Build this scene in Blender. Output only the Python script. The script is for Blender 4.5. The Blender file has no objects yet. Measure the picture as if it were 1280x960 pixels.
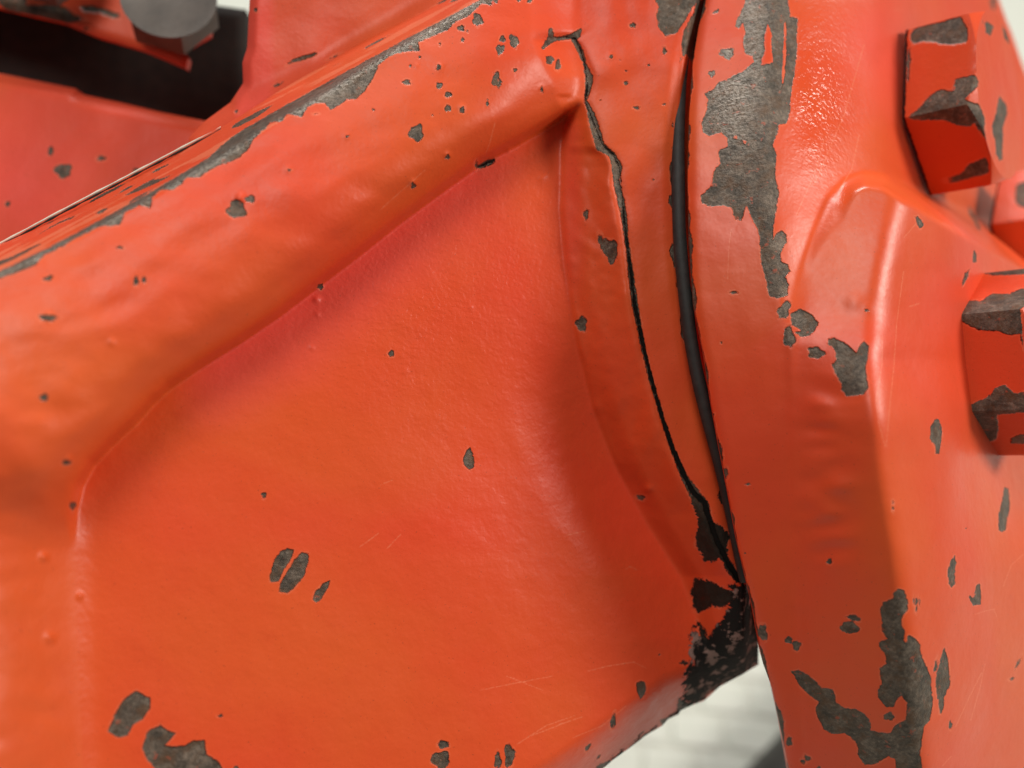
import bpy, math, random
import numpy as np
from mathutils import Vector, Matrix

# ------------------------------------------------------------------ frame of reference
# The machine is measured in a plan frame (units: 1/6 mm) whose z axis points from the casting
# towards the photographer; W() turns plan coordinates into world metres (z up, floor at 0).
S = 1.0 / 6000.0
D = 1256.0
PITCH = math.radians(50)
CAM = Vector((0.0, 0.0, 0.62))
UP = Vector((0, math.sin(PITCH), math.cos(PITCH)))
BACK = Vector((0, -math.cos(PITCH), math.sin(PITCH)))
ORG = CAM - BACK * (D * S)
AX = np.array([[1, 0, 0], list(UP), list(BACK)], dtype=float)
BASE = np.array([0.0, ORG.y, 0.0])
ORGN = np.array(list(ORG))

def W(p):
    return np.asarray(p, float) @ AX * S + ORGN

def plan(u, v, z):
    k = 1 - np.asarray(z, float) / D
    return np.stack([(u - 640.0) * k, (480.0 - v) * k, np.broadcast_to(z, np.shape(u)).astype(float)], -1)

sc = bpy.context.scene
col = sc.collection

# ------------------------------------------------------------------ camera, world, lamps, exposure
cd = bpy.data.cameras.new('camera'); cam = bpy.data.objects.new('camera', cd); col.objects.link(cam)
cam.location = CAM; cam.rotation_euler = (math.pi / 2 - PITCH, 0, 0)
cd.sensor_width = 36; cd.lens = 18.0 * D / 640.0
cd.clip_start = 0.005; cd.clip_end = 50
cd.dof.use_dof = True; cd.dof.focus_distance = (D - 35) * S
cd.dof.aperture_fstop = (cd.lens * 1e-3) / 0.0046
sc.camera = cam

wd = bpy.data.worlds.new('World'); sc.world = wd; wd.use_nodes = True
bg = wd.node_tree.nodes['Background']
bg.inputs[0].default_value = (0.90, 0.88, 0.84, 1); bg.inputs[1].default_value = 0.12

def lamp(name, pos, aim, sx, sy, power, colour):
    l = bpy.data.lights.new(name, 'AREA'); l.shape = 'RECTANGLE'; l.size = sx; l.size_y = sy
    l.energy = power; l.color = colour
    o = bpy.data.objects.new(name, l); col.objects.link(o)
    p = Vector(W(np.array(pos) * 6000.0)); t = Vector(W(np.array(aim) * 6000.0))
    o.location = p; o.rotation_euler = (t - p).to_track_quat('-Z', 'Y').to_euler()
    return o
# positions in metres along (image right, image up, towards the photographer)
lamp('ceiling_lamp', (-0.45, 1.80, 2.05), (0, 0, 0), 1.5, 0.9, 47, (1.0, 0.94, 0.86))
lamp('skylight_lamp', (0.0, 2.3, -0.30), (0, 0, 0), 0.7, 0.4, 35, (1.0, 0.97, 0.93))
lamp('window_lamp', (1.22, 0.50, 0.51), (0, 0, 0), 0.36, 0.40, 16, (1.0, 0.93, 0.84))

sc.view_settings.view_transform = 'Standard'; sc.view_settings.look = 'None'
sc.view_settings.exposure = 0; sc.view_settings.gamma = 1; sc.view_settings.use_curve_mapping = False
sc.render.engine = 'CYCLES'
sc.cycles.use_denoising = True
sc.cycles.max_bounces = 8; sc.cycles.diffuse_bounces = 5; sc.cycles.glossy_bounces = 4
sc.cycles.caustics_reflective = False; sc.cycles.caustics_refractive = False

# ------------------------------------------------------------------ helpers: numbers
rng = np.random.default_rng(11)

def noise(shape, sig, seed):
    r = np.random.default_rng(seed).standard_normal(shape)
    fy = np.fft.fftfreq(shape[0])[:, None]; fx = np.fft.rfftfreq(shape[1])[None, :]
    sy, sx = sig if isinstance(sig, tuple) else (sig, sig)
    f = np.fft.irfft2(np.fft.rfft2(r) * np.exp(-2 * np.pi ** 2 * ((fy * sy) ** 2 + (fx * sx) ** 2)), s=shape)
    return f / (f.std() + 1e-9)

def blur(a, s):
    if s <= 0: return a
    n = int(3 * s) + 1; k = np.exp(-0.5 * (np.arange(-n, n + 1) / s) ** 2); k /= k.sum()
    b = np.pad(a, n, mode='reflect', reflect_type='odd')
    out = sum(k[i] * b[i:i + a.shape[0], :] for i in range(2 * n + 1))
    return sum(k[i] * out[:, i:i + a.shape[1]] for i in range(2 * n + 1))

def seg_d(u, v, pts, rad=None):
    """distance to a polyline (minus a radius that varies along it)"""
    best = np.full(u.shape, 1e9)
    for i in range(len(pts) - 1):
        ax, ay = pts[i]; bx, by = pts[i + 1]; dx, dy = bx - ax, by - ay
        t = np.clip(((u - ax) * dx + (v - ay) * dy) / (dx * dx + dy * dy + 1e-9), 0, 1)
        d = np.hypot(u - ax - t * dx, v - ay - t * dy)
        if rad is not None: d = d - (rad[i] + (rad[i + 1] - rad[i]) * t)
        best = np.minimum(best, d)
    return best

def inside(u, v, pts):
    c = np.zeros(u.shape, bool); n = len(pts)
    for i in range(n):
        ax, ay = pts[i]; bx, by = pts[(i + 1) % n]
        if ay == by: continue
        c ^= ((ay > v) != (by > v)) & (u < (bx - ax) * (v - ay) / (by - ay) + ax)
    return c

def poly_sdf(u, v, pts):
    d = seg_d(u, v, list(pts) + [pts[0]])
    return np.where(inside(u, v, pts), -d, d)

def sstep(a, b, x):
    t = np.clip((x - a) / (b - a), 0, 1); return t * t * (3 - 2 * t)

def smin(a, b, k):
    h = np.clip(0.5 + 0.5 * (b - a) / k, 0, 1); return b + (a - b) * h - k * h * (1 - h)
def smax(a, b, k): return -smin(-a, -b, k)

def lin(v, pts):
    """u along a line that is a function of v: pts = [(u, v), ...]"""
    return np.interp(v, [p[1] for p in pts], [p[0] for p in pts])

def C(x0, y0, k, pts): return [(x0 + x / k, y0 + y / k) for x, y in pts]
def E(x0, y0, k, *es): return [(x0 + e[0] / k, y0 + e[1] / k, e[2] / k, e[3] / k, e[4] if len(e) > 4 else 0) for e in es]

def marks_sdf(u, v, polys, ells, lines=(), far=60.0):
    out = np.full(u.shape, far)
    def local(x0, x1, y0, y1, f):
        m = (u > x0 - 14) & (u < x1 + 14) & (v > y0 - 14) & (v < y1 + 14)
        if m.any(): out[m] = np.minimum(out[m], f(u[m], v[m]))
    for p in polys:
        xs = [q[0] for q in p]; ys = [q[1] for q in p]
        local(min(xs), max(xs), min(ys), max(ys), lambda a, b: poly_sdf(a, b, p))
    for (cx, cy, rx, ry, rot) in ells:
        c, s = math.cos(math.radians(rot)), math.sin(math.radians(rot)); r = max(rx, ry)
        def f(a, b):
            x = (a - cx) * c + (b - cy) * s; y = -(a - cx) * s + (b - cy) * c
            th = np.arctan2(y / ry, x / rx)
            wob = 1 + 0.13 * np.sin(3 * th + cx) + 0.10 * np.sin(5 * th + cy * 1.7)
            return (np.hypot(x / rx, y / ry) - wob) * min(rx, ry)
        local(cx - r, cx + r, cy - r, cy + r, f)
    for pts, rad in lines:
        xs = [q[0] for q in pts]; ys = [q[1] for q in pts]
        local(min(xs) - 8, max(xs) + 8, min(ys) - 8, max(ys) + 8, lambda a, b: seg_d(a, b, pts, rad))
    return out

# ------------------------------------------------------------------ helpers: materials
def node_mat(name):
    m = bpy.data.materials.new(name); m.use_nodes = True
    nt = m.node_tree; b = nt.nodes['Principled BSDF']
    def N(t, **kw):
        n = nt.nodes.new(t)
        for k, x in kw.items(): setattr(n, k, x)
        return n
    def L(a, b2): nt.links.new(a, b2)
    def M(op, a, b2=None, c=None, clamp=False):
        n = N('ShaderNodeMath', operation=op, use_clamp=clamp)
        for i, x in enumerate((a, b2, c)):
            if x is None: continue
            if isinstance(x, (int, float)): n.inputs[i].default_value = x
            else: L(x, n.inputs[i])
        return n.outputs[0]
    def NZ(scale, detail=2, rough=0.5, vec=None, dist=0.0):
        n = N('ShaderNodeTexNoise'); n.inputs['Scale'].default_value = scale
        n.inputs['Detail'].default_value = detail; n.inputs['Roughness'].default_value = rough
        n.inputs['Distortion'].default_value = dist
        if vec is not None: L(vec, n.inputs['Vector'])
        return n.outputs['Fac']
    def MIX(f, a, b2):
        n = N('ShaderNodeMix', data_type='RGBA')
        for sk, x in ((n.inputs['Factor'], f), (n.inputs['A'], a), (n.inputs['B'], b2)):
            if isinstance(x, tuple): sk.default_value = x + (1,) if len(x) == 3 else x
            elif isinstance(x, (int, float)): sk.default_value = x
            else: L(x, sk)
        return n.outputs['Result']
    def MR(x, a, b2, c=0.0, d=1.0, smooth=False):
        n = N('ShaderNodeMapRange'); n.clamp = True
        if smooth: n.interpolation_type = 'SMOOTHSTEP'
        L(x, n.inputs['Value'])
        for i, q in zip(('From Min', 'From Max', 'To Min', 'To Max'), (a, b2, c, d)): n.inputs[i].default_value = q
        return n.outputs['Result']
    return m, nt, b, N, L, M, NZ, MIX, MR

def paint_material(name, hue=(0.66, 0.079, 0.019), peel=1.0, rough=0.36, metal_lo=(0.026, 0.020, 0.015), metal_hi=(0.25, 0.212, 0.17)):
    """thick orange enamel over cast iron; attributes chip / grime / crack / scratch are distances in plan units"""
    m, nt, b, N, L, M, NZ, MIX, MR = node_mat(name)
    tc = N('ShaderNodeTexCoord').outputs['Object']
    def A(n): return N('ShaderNodeAttribute', attribute_name=n).outputs['Fac']
    ed = M('ADD', M('MULTIPLY', M('SUBTRACT', NZ(1500, 3, 0.6, tc), 0.5), 4.0), M('MULTIPLY', M('SUBTRACT', NZ(520, 2, 0.5, tc), 0.5), 2.6))
    chip = M('ADD', A('chip'), M('MULTIPLY', ed, M('ADD', 1.0, M('MULTIPLY', A('darken'), 1.8))))
    mask = MR(chip, -0.45, 0.45, 1.0, 0.0)
    grime_d = M('ADD', A('grime'), M('MULTIPLY', M('SUBTRACT', NZ(380, 4, 0.65, tc), 0.5), 46.0))
    grime = MR(grime_d, -1.0, 1.0, 1.0, 0.0)
    crack_d = M('ADD', A('crack'), M('MULTIPLY', M('SUBTRACT', NZ(800, 3, 0.6, tc), 0.5), 4.2))
    crack = MR(crack_d, -0.5, 0.7, 1.0, 0.0)
    scr = MR(M('ADD', A('scratch'), M('MULTIPLY', M('SUBTRACT', NZ(2200, 2, 0.5, tc), 0.42), 2.2)), -0.2, 0.9, 0.38, 0.0)
    # paint colour
    tone = NZ(16, 4, 0.5, tc, 0.4)
    pc = MIX(MR(tone, 0.36, 0.64), (hue[0], hue[1] * 0.82, hue[2] * 1.1), (hue[0] * 0.98, hue[1] * 1.20, hue[2] * 1.1))
    # tint by place: crimson, partly painted-in pink sheen, and a yellower orange
    tint = M('ADD', A('tint'), M('MULTIPLY', M('SUBTRACT', NZ(40, 3, 0.5, tc), 0.5), 0.35))
    pc = MIX(MR(tint, 0.1, 1.0, 0.0, 0.85), pc, (0.76, 0.082, 0.060))
    pc = MIX(MR(tint, -0.1, -1.0, 0.0, 0.85), pc, (0.66, 0.112, 0.024))
    pc = MIX(MR(NZ(150, 4, 0.6, tc), 0.55, 0.8, 0.0, 0.30), pc, (hue[0] * 0.86, hue[1] * 0.80, hue[2] * 0.9))
    speck = MR(NZ(2600, 1, 0.5, tc), 0.735, 0.76, 0.0, 0.55)
    pc = MIX(speck, pc, (0.22, 0.045, 0.02))
    pc = MIX(scr, pc, (0.80, 0.26, 0.14))
    rim = M('MULTIPLY', MR(chip, 0.3, 1.0), MR(chip, 1.2, 2.4, 1.0, 0.0))
    pc = MIX(M('MULTIPLY', rim, M('MULTIPLY', MR(NZ(260, 2, 0.5, tc), 0.42, 0.6), 0.42)), pc, (0.74, 0.20, 0.10))
    # bare iron
    mn = NZ(1300, 5, 0.7, tc)
    lo2 = tuple(a * 0.55 + b2 * 0.20 for a, b2 in zip(metal_lo, metal_hi)); hi2 = (metal_hi[0] * 0.84, metal_hi[1] * 0.77, metal_hi[2] * 0.74)
    mc = MIX(MR(NZ(340, 4, 0.62, tc, 0.6), 0.34, 0.66), lo2, hi2)
    mc = MIX(MR(mn, 0.40, 0.62, 0.55, 0.0), mc, metal_lo)
    mc = MIX(MR(mn, 0.60, 0.74, 0.0, 0.6), mc, metal_hi)
    mc = MIX(MR(NZ(390, 4, 0.6, tc), 0.48, 0.66, 0, 0.75), mc, (0.105, 0.055, 0.028))
    mc = MIX(M('MULTIPLY', MR(NZ(640, 4, 0.6, tc), 0.63, 0.68, 0, 0.55), 1.0), mc, (0.42, 0.08, 0.04))
    mc = MIX(M('MULTIPLY', A('polish'), MR(mn, 0.42, 0.6, 0.1, 0.5)), mc, (0.40, 0.37, 0.33))
    mp = N('ShaderNodeMapping'); L(tc, mp.inputs['Vector']); mp.inputs['Scale'].default_value = (0.10, 1.0, 1.0); mp.inputs['Rotation'].default_value = (0, 0.12, 0)
    brushed = NZ(2600, 2, 0.6, mp.outputs[0])
    mc = MIX(M('MULTIPLY', A('polish'), MR(brushed, 0.5, 0.66, 0.0, 0.42)), mc, (0.34, 0.31, 0.27))
    mc = MIX(A('darken'), mc, (0.008, 0.007, 0.005))
    gc = MIX(MR(NZ(360, 3, 0.6, tc), 0.53, 0.60), (0.007, 0.006, 0.005), (0.24, 0.155, 0.13))
    c = MIX(mask, pc, mc); c = MIX(grime, c, gc); c = MIX(crack, c, (0.006, 0.005, 0.004))
    L(c, b.inputs['Base Color'])
    L(M('MULTIPLY', M('MULTIPLY', mask, M('SUBTRACT', 1.0, grime)), M('ADD', M('MULTIPLY', A('polish'), 0.45), 0.35)), b.inputs['Metallic'])
    pr = M('ADD', M('ADD', M('SUBTRACT', rough, MR(A('peel'), 0.9, 2.4, 0.0, 0.20)), M('MULTIPLY', M('SUBTRACT', NZ(70, 3, 0.5, tc), 0.5), 0.22)), M('MULTIPLY', M('SUBTRACT', NZ(900, 3, 0.6, tc), 0.5), 0.12))
    mr = M('ADD', 0.34, M('MULTIPLY', mn, 0.3))
    r = M('ADD', M('MULTIPLY', pr, M('SUBTRACT', 1.0, mask)), M('MULTIPLY', mr, mask))
    r = M('MAXIMUM', r, M('MULTIPLY', grime, 0.85)); r = M('MAXIMUM', r, M('MULTIPLY', crack, 0.9))
    L(r, b.inputs['Roughness'])
    # relief, metres
    h = M('MULTIPLY', MR(chip, -1.6, 1.0, smooth=True), 0.00027)
    pe = M('ADD', M('MULTIPLY', NZ(1150, 2, 0.45, tc, 0.4), M('MULTIPLY', A('peel'), 0.000075 * peel)),
           M('MULTIPLY', NZ(210, 3, 0.5, tc), 0.00016 * peel))
    h = M('ADD', h, M('MULTIPLY', pe, M('SUBTRACT', 1.0, mask)))
    h = M('ADD', h, M('MULTIPLY', M('MULTIPLY', NZ(1700, 4, 0.7, tc), 0.00022), mask))
    h = M('ADD', h, M('MULTIPLY', M('MULTIPLY', NZ(850, 3, 0.6, tc), M('MULTIPLY', A('polish'), 0.0004)), mask))
    h = M('SUBTRACT', h, M('MULTIPLY', crack, 0.0006))
    h = M('SUBTRACT', h, M('MULTIPLY', scr, 0.00002))
    h = M('ADD', h, M('MULTIPLY', M('MULTIPLY', NZ(800, 4, 0.7, tc), 0.0004), grime))
    bp = N('ShaderNodeBump'); bp.inputs['Strength'].default_value = 1.0; bp.inputs['Distance'].default_value = 1.0
    L(h, bp.inputs['Height']); L(bp.outputs[0], b.inputs['Normal'])
    b.inputs['Specular IOR Level'].default_value = 0.27
    return m

def plain(name, c1, c2, scale, rough=0.6, metallic=0.0, relief=0.0001, bscale=None):
    m, nt, b, N, L, M, NZ, MIX, MR = node_mat(name)
    tc = N('ShaderNodeTexCoord').outputs['Object']
    n = NZ(scale, 5, 0.62, tc)
    L(MIX(MR(n, 0.32, 0.68), c1, c2), b.inputs['Base Color'])
    b.inputs['Roughness'].default_value = rough; b.inputs['Metallic'].default_value = metallic
    L(M('ADD', rough - 0.1, M('MULTIPLY', NZ(scale * 2, 3, 0.5, tc), 0.2)), b.inputs['Roughness'])
    bp = N('ShaderNodeBump'); bp.inputs['Distance'].default_value = 1.0
    L(M('MULTIPLY', NZ(bscale or scale * 3, 4, 0.6, tc), relief), bp.inputs['Height']); L(bp.outputs[0], b.inputs['Normal'])
    return m

PAINT = paint_material('orange_enamel', rough=0.42, peel=1.1)
PAINT_PANEL = paint_material('orange_enamel_panel', hue=(0.66, 0.071, 0.019), peel=1.6, rough=0.38)
PAINT_COVER = paint_material('orange_enamel_cover', peel=0.8, rough=0.37)
PAINT_COVER.node_tree.nodes['Principled BSDF'].inputs['Specular IOR Level'].default_value = 0.36
PAINT_BOLT = paint_material('orange_enamel_bolt', peel=0.8, rough=0.36)
PAINT_REAR = paint_material('orange_enamel_rear', hue=(0.64, 0.080, 0.028), peel=1.0, rough=0.42)
RUBBER = plain('black_rubber', (0.010, 0.010, 0.010), (0.026, 0.024, 0.023), 500, 0.68, 0, 0.00004)
DARK_GAP = plain('dark_gap', (0.005, 0.0038, 0.003), (0.016, 0.011, 0.008), 300, 0.85, 0, 0.0002)  # black fill standing in for the dark inside of gaps
ZINC = plain('dull_grey_steel', (0.055, 0.047, 0.040), (0.125, 0.108, 0.093), 150, 0.55, 0.3, 0.0001, 500)
PALE_STRIP = plain('pale_strip', (0.62, 0.55, 0.44), (0.74, 0.68, 0.58), 500, 0.5, 0, 0.00003)

# ------------------------------------------------------------------ helpers: objects
def make_mesh(name, verts, faces, mat, attrs=None, normals=None, smooth=True):
    me = bpy.data.meshes.new(name)
    verts = np.ascontiguousarray(verts, dtype=np.float32)
    nf = len(faces)
    if isinstance(faces, np.ndarray):
        k = faces.shape[1]; flat = faces.astype(np.int32).ravel()
        starts = np.arange(0, nf * k, k, dtype=np.int32)
    else:
        flat = np.array([i for f in faces for i in f], dtype=np.int32)
        starts = np.cumsum([0] + [len(f) for f in faces[:-1]]).astype(np.int32)
    me.vertices.add(len(verts)); me.vertices.foreach_set('co', verts.ravel())
    me.loops.add(len(flat)); me.loops.foreach_set('vertex_index', flat)
    me.polygons.add(nf); me.polygons.foreach_set('loop_start', starts)
    me.update(calc_edges=True)
    me.polygons.foreach_set('use_smooth', np.full(nf, smooth, dtype=bool))
    for an in ('chip', 'grime', 'crack', 'scratch', 'polish', 'peel', 'darken', 'tint'):
        a = me.attributes.new(an, 'FLOAT', 'POINT')
        default = {'polish': 0.0, 'peel': 0.5, 'darken': 0.0, 'tint': 0.0}.get(an, 60.0)
        arr = attrs[an] if attrs and an in attrs else np.full(len(verts), default)
        a.data.foreach_set('value', np.ascontiguousarray(arr, dtype=np.float32))
    me.validate(clean_customdata=False)
    if normals is not None and len(normals) == len(me.vertices):
        me.normals_split_custom_set_from_vertices([tuple(n) for n in normals])
    me.materials.append(mat)
    return me

def link(name, me, parent, label=None):
    o = bpy.data.objects.new(name, me); col.objects.link(o)
    if parent is not None: o.parent = parent
    if label: o['label'] = label
    return o

def empty(name, parent=None, loc=(0, 0, 0), label=None):
    o = bpy.data.objects.new(name, None); o.empty_display_size = 0.02; col.objects.link(o)
    o.location = loc; o.parent = parent
    if label: o['label'] = label
    return o

def part_coords(P): return W(P) - BASE

def cast_solid(regions, parent, u0, u1, v0, v1, step, zf, keep, back, shrink, mat, attrf=None, sigma=0.0, label_of=None, names=None):
    """A cast body: a dense relief sheet z = zf(u, v) trimmed to the outline `keep` (distance, negative inside),
    closed by side walls that run `back` units behind its edge. Splits into the named regions."""
    u, v = np.meshgrid(np.arange(u0, u1 + step, step, dtype=float), np.arange(v0, v1 + step, step, dtype=float))
    z = zf(u, v)
    if sigma: z = blur(z, sigma / step)
    kd = keep(u, v)
    gy, gx = np.gradient(kd, step); gn = np.hypot(gx, gy) + 1e-6; gx /= gn; gy /= gn
    ins = kd < 0
    fk = ins[:-1, :-1] | ins[1:, :-1] | ins[:-1, 1:] | ins[1:, 1:]
    out = kd > 0
    uu = np.where(out, u - np.clip(kd, 0, 2 * step) * gx, u); vv = np.where(out, v - np.clip(kd, 0, 2 * step) * gy, v)
    P = plan(uu, vv, z)
    # smooth normals from the whole sheet
    pu = np.gradient(P, axis=1); pv = np.gradient(P, axis=0)
    n = np.cross(pv, pu); n /= np.linalg.norm(n, axis=-1, keepdims=True) + 1e-12
    nw = n @ AX
    H, Wd = u.shape
    idx = np.arange(H * Wd).reshape(H, Wd)
    quads = np.stack([idx[1:, :-1], idx[1:, 1:], idx[:-1, 1:], idx[:-1, :-1]], -1)
    at = attrf(uu, vv) if attrf else {}
    lab = label_of(u, v)[:-1, :-1] if label_of is not None else np.zeros(fk.shape, int)
    Pw = part_coords(P.reshape(-1, 3)); nwf = nw.reshape(-1, 3)
    objs = {}
    # boundary walls
    def edges_of(k):
        q = quads[k]; return np.concatenate([q[:, [0, 1]], q[:, [1, 2]], q[:, [2, 3]], q[:, [3, 0]]])
    e = edges_of(fk); key = np.sort(e, axis=1)
    code = key[:, 0].astype(np.int64) * (H * Wd) + key[:, 1]
    _, first, cnt = np.unique(code, return_index=True, return_counts=True)
    be = e[first[cnt == 1]]
    efl = np.concatenate([lab[fk]] * 4)[first[cnt == 1]]
    for k, (nm, mt, lb) in enumerate(regions):
        sel = fk & (lab == k)
        if not sel.any(): continue
        q = quads[sel]
        b = be[efl == k]
        used = np.unique(q); remap = np.full(H * Wd, -1); remap[used] = np.arange(len(used))
        V = Pw[used]; Nn = nwf[used]; F = remap[q]
        A = {a: x.reshape(-1)[used] for a, x in at.items()}
        if len(b) and back > 0:
            bv = np.unique(b); r2 = np.full(H * Wd, -1); r2[bv] = np.arange(len(bv))
            fx = gx.reshape(-1)[bv]; fy = gy.reshape(-1)[bv]
            rings = [(0.0, 0.0), (back * 0.5, shrink * 0.3), (back, shrink)]
            base_n = len(V); ring_pos = []
            outn = np.stack([fx, -fy, 0 * fx], -1) @ AX
            for (bk, sh) in rings:
                p = P.reshape(-1, 3)[bv].copy()
                p[:, 0] -= fx * sh; p[:, 1] += fy * sh; p[:, 2] -= bk
                ring_pos.append(part_coords(p))
            V = np.concatenate([V] + ring_pos); Nn = np.concatenate([Nn] + [outn] * 3)
            nb = len(bv)
            a0 = base_n + r2[b[:, 0]]; a1 = base_n + r2[b[:, 1]]
            F = np.concatenate([F] + [np.stack([a1 + i * nb, a0 + i * nb, a0 + (i + 1) * nb, a1 + (i + 1) * nb], -1) for i in range(2)])
            for a, x in at.items():
                xx = x.reshape(-1)[bv]
                A[a] = np.concatenate([A[a], xx, xx if a in ('peel', 'polish', 'darken', 'tint') else xx + 8, xx if a in ('peel', 'polish', 'darken', 'tint') else np.full(nb, 60.0)])
        me = make_mesh(nm, V, F, mt, A, Nn)
        objs[nm] = link(nm, me, parent, lb)
    return objs

def tube(name, path, radii, mat, parent, label=None, seg=20, attrs=None):
    P = np.array(path, float); n = len(P)
    T = np.gradient(P, axis=0); T /= np.linalg.norm(T, axis=1, keepdims=True)
    ref = np.array([0, 0, 1.0]); V = []
    for i in range(n):
        a = np.cross(T[i], ref); a /= np.linalg.norm(a); b = np.cross(a, T[i])
        for j in range(seg):
            t = 2 * math.pi * j / seg
            V.append(P[i] + radii[i] * (math.cos(t) * a + math.sin(t) * b))
    F = []
    for i in range(n - 1):
        for j in range(seg):
            k = (j + 1) % seg
            F.append((i * seg + j, i * seg + k, (i + 1) * seg + k, (i + 1) * seg + j))
    F.append(tuple(range(seg))[::-1]); F.append(tuple((n - 1) * seg + j for j in range(seg)))
    me = make_mesh(name, part_coords(np.array(V)), F, mat)
    return link(name, me, parent, label)

def hex_bolt(name, corner, axis, R, H, theta0, mat, parent, label, polys=(), washer=None, chamfer=0.87, corner_angle=None):
    """Hexagon bolt head: six flats, 30 degree chamfer to a round face. `corner` = plan point of the head's centre on its seat."""
    a = np.array(axis, float); a /= np.linalg.norm(a)
    e1 = np.array([0, 1.0, 0]) - a * a[1]; e1 /= np.linalg.norm(e1)
    e2 = np.cross(e1, a); 
    if e2[2] < 0: e2 = -e2
    c = np.array(corner, float)
    per = 18; n = 6 * per; rc = R * chamfer
    V = []; Nm = []
    def hexr(th):
        t = (th - math.radians(theta0)) % (math.pi / 3) - math.pi / 6
        return R * math.cos(math.pi / 6) / math.cos(t)
    ths = [math.radians(theta0) + 2 * math.pi * j / n for j in range(n)]
    rows = 16
    ez = lambda r: H - max(0.0, r - rc) * math.tan(math.radians(30))
    rings = []
    for i in range(rows + 1):
        ring = []
        for th in ths:
            r = hexr(th); h = -4 + (ez(r) + 4) * i / rows
            rr = r - (0.9 if i == rows else 0)
            # softened corners: paint rounds the arrises
            rr -= max(0.0, (r - R * 0.985)) * 0.35
            ring.append((rr, th, h))
        rings.append(ring)
    for f in (0.66, 0.33, 0.0):
        rings.append([(rc + (hexr(th) - 1.6 - rc) * f, th, ez(rc + (hexr(th) - 1.6 - rc) * f) + 0.25) for th in ths])
    for f in (0.95, 0.8, 0.6, 0.4, 0.2, 0.05):
        rings.append([(rc * f, th, H + 1.2 * (1 - f * f)) for th in ths])
    for ring in rings:
        for (r, th, h) in ring:
            V.append(c + a * h + r * (math.cos(th) * e2 + math.sin(th) * e1))
    V = np.array(V); F = []
    for i in range(len(rings) - 1):
        for j in range(n):
            k = (j + 1) % n
            F.append((i * n + j, i * n + k, (i + 1) * n + k, (i + 1) * n + j))
    F.append(tuple((len(rings) - 1) * n + j for j in range(n)))
    pu = 640 + V[:, 0] / (1 - V[:, 2] / D); pv = 480 - V[:, 1] / (1 - V[:, 2] / D)
    A = {'chip': marks_sdf(pu, pv, polys, [])}
    # the sides turned away from the photographer wear along their arrises
    away = ((V - c) @ e2 < -R * 0.3) & (np.arange(len(V)) < (rows + 1) * n)
    hid = np.array([abs(((th - math.radians(theta0)) % (math.pi / 3)) - math.pi / 6) for ring in rings for (_, th, _) in ring])
    A['chip'] = np.where(away, (math.pi / 6 - hid) * 60 - 6, A['chip'])
    hh = np.array([h for ring in rings for (_, _, h) in ring]); nb_ = np.random.default_rng(int(abs(c[1]) * 7) + 5)
    lump = np.zeros(len(V))
    for _ in range(40):
        q = V[nb_.integers(len(V))]; lump += nb_.uniform(-0.6, 1.0) * np.exp(-np.sum((V - q) ** 2, 1) / (2 * nb_.uniform(7, 18) ** 2))
    dedge = np.minimum((math.pi / 6 - hid) * R, np.abs(hh - (H - 9)) + 3)
    if mat is PAINT_BOLT:
        A['chip'] = np.minimum(A['chip'], dedge + 3.5 - 7.5 * np.clip(lump, 0, 1.4))
        A['crack'] = np.maximum(hh + 0.6 - 2.5 * np.clip(lump, -0.5, 1), -2)
        A['peel'] = np.full(len(V), 0.7)
    me = make_mesh(name, part_coords(V), F, mat, A)
    sm = np.ones(len(me.polygons), bool)
    me.polygons.foreach_set('use_smooth', sm)
    # sharp hexagon arrises
    me.set_sharp_from_angle(angle=math.radians(22))
    o = link(name, me, parent, label)
    # orient faces outwards
    import bmesh
    bm = bmesh.new(); bm.from_mesh(me); bmesh.ops.recalc_face_normals(bm, faces=bm.faces); bm.to_mesh(me); bm.free()
    if washer:
        rw, hw = washer
        WV = []; WF = []; m = 64; prof = [(rw, -4), (rw, hw * 0.7), (rw - 3, hw), (R * 0.7, hw)]
        for (r, h) in prof:
            for j in range(m):
                t = 2 * math.pi * j / m
                WV.append(c + a * h + r * (math.cos(t) * e2 + math.sin(t) * e1))
        for i in range(len(prof) - 1):
            for j in range(m):
                k = (j + 1) % m
                WF.append((i * m + j, i * m + k, (i + 1) * m + k, (i + 1) * m + j))
        wm = make_mesh('washer', part_coords(np.array(WV)), WF, mat, smooth=False)
        return o, wm
    return o, None

# ------------------------------------------------------------------ lines of the casting (plan, measured on the face)
WLINE = [(-420, 562), (-200, 446), (0, 343), (100, 298), (200, 243), (280, 196), (330, 165), (400, 124), (450, 92), (500, 62), (550, 33), (600, 1), (680, -48), (760, -100)]
BLINE = [(-420, 520), (-200, 414), (0, 305), (90, 257), (180, 210), (270, 163), (300, 145), (350, 113), (400, 84), (450, 54), (500, 20), (560, -22), (640, -80), (700, -120)]
ELINE = [(1500, 120), (760, 118), (735, 128), (700, 150), (650, 180), (600, 207), (550, 243), (500, 280), (450, 320), (400, 358), (350, 396), (300, 430), (250, 461), (214, 485), (192, 505), (170, 530), (142, 556), (118, 581), (103, 608), (96, 640), (93, 720), (98, 850), (105, 1000), (110, 1200)]
FLINE = [(650, -80), (662, 50), (690, 110), (707, 150), (702, 190), (700, 260), (706, 330), (718, 420), (740, 510), (768, 580), (805, 650), (850, 720), (880, 800), (890, 1000)]
CRACK = C(600, 0, 3.2, [(375, 158), (400, 200), (420, 255), (437, 310), (434, 352), (424, 402), (447, 462), (462, 520), (480, 585), (528, 618), (548, 668), (545, 722), (560, 790), (575, 860), (585, 955)]) + \
        C(680, 380, 4, [(455, 0), (475, 110), (500, 240), (540, 400), (590, 570), (640, 720), (700, 860), (740, 940)]) + \
        C(700, 600, 4, [(700, 90), (730, 170), (780, 290), (830, 400), (880, 480)])
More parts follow.
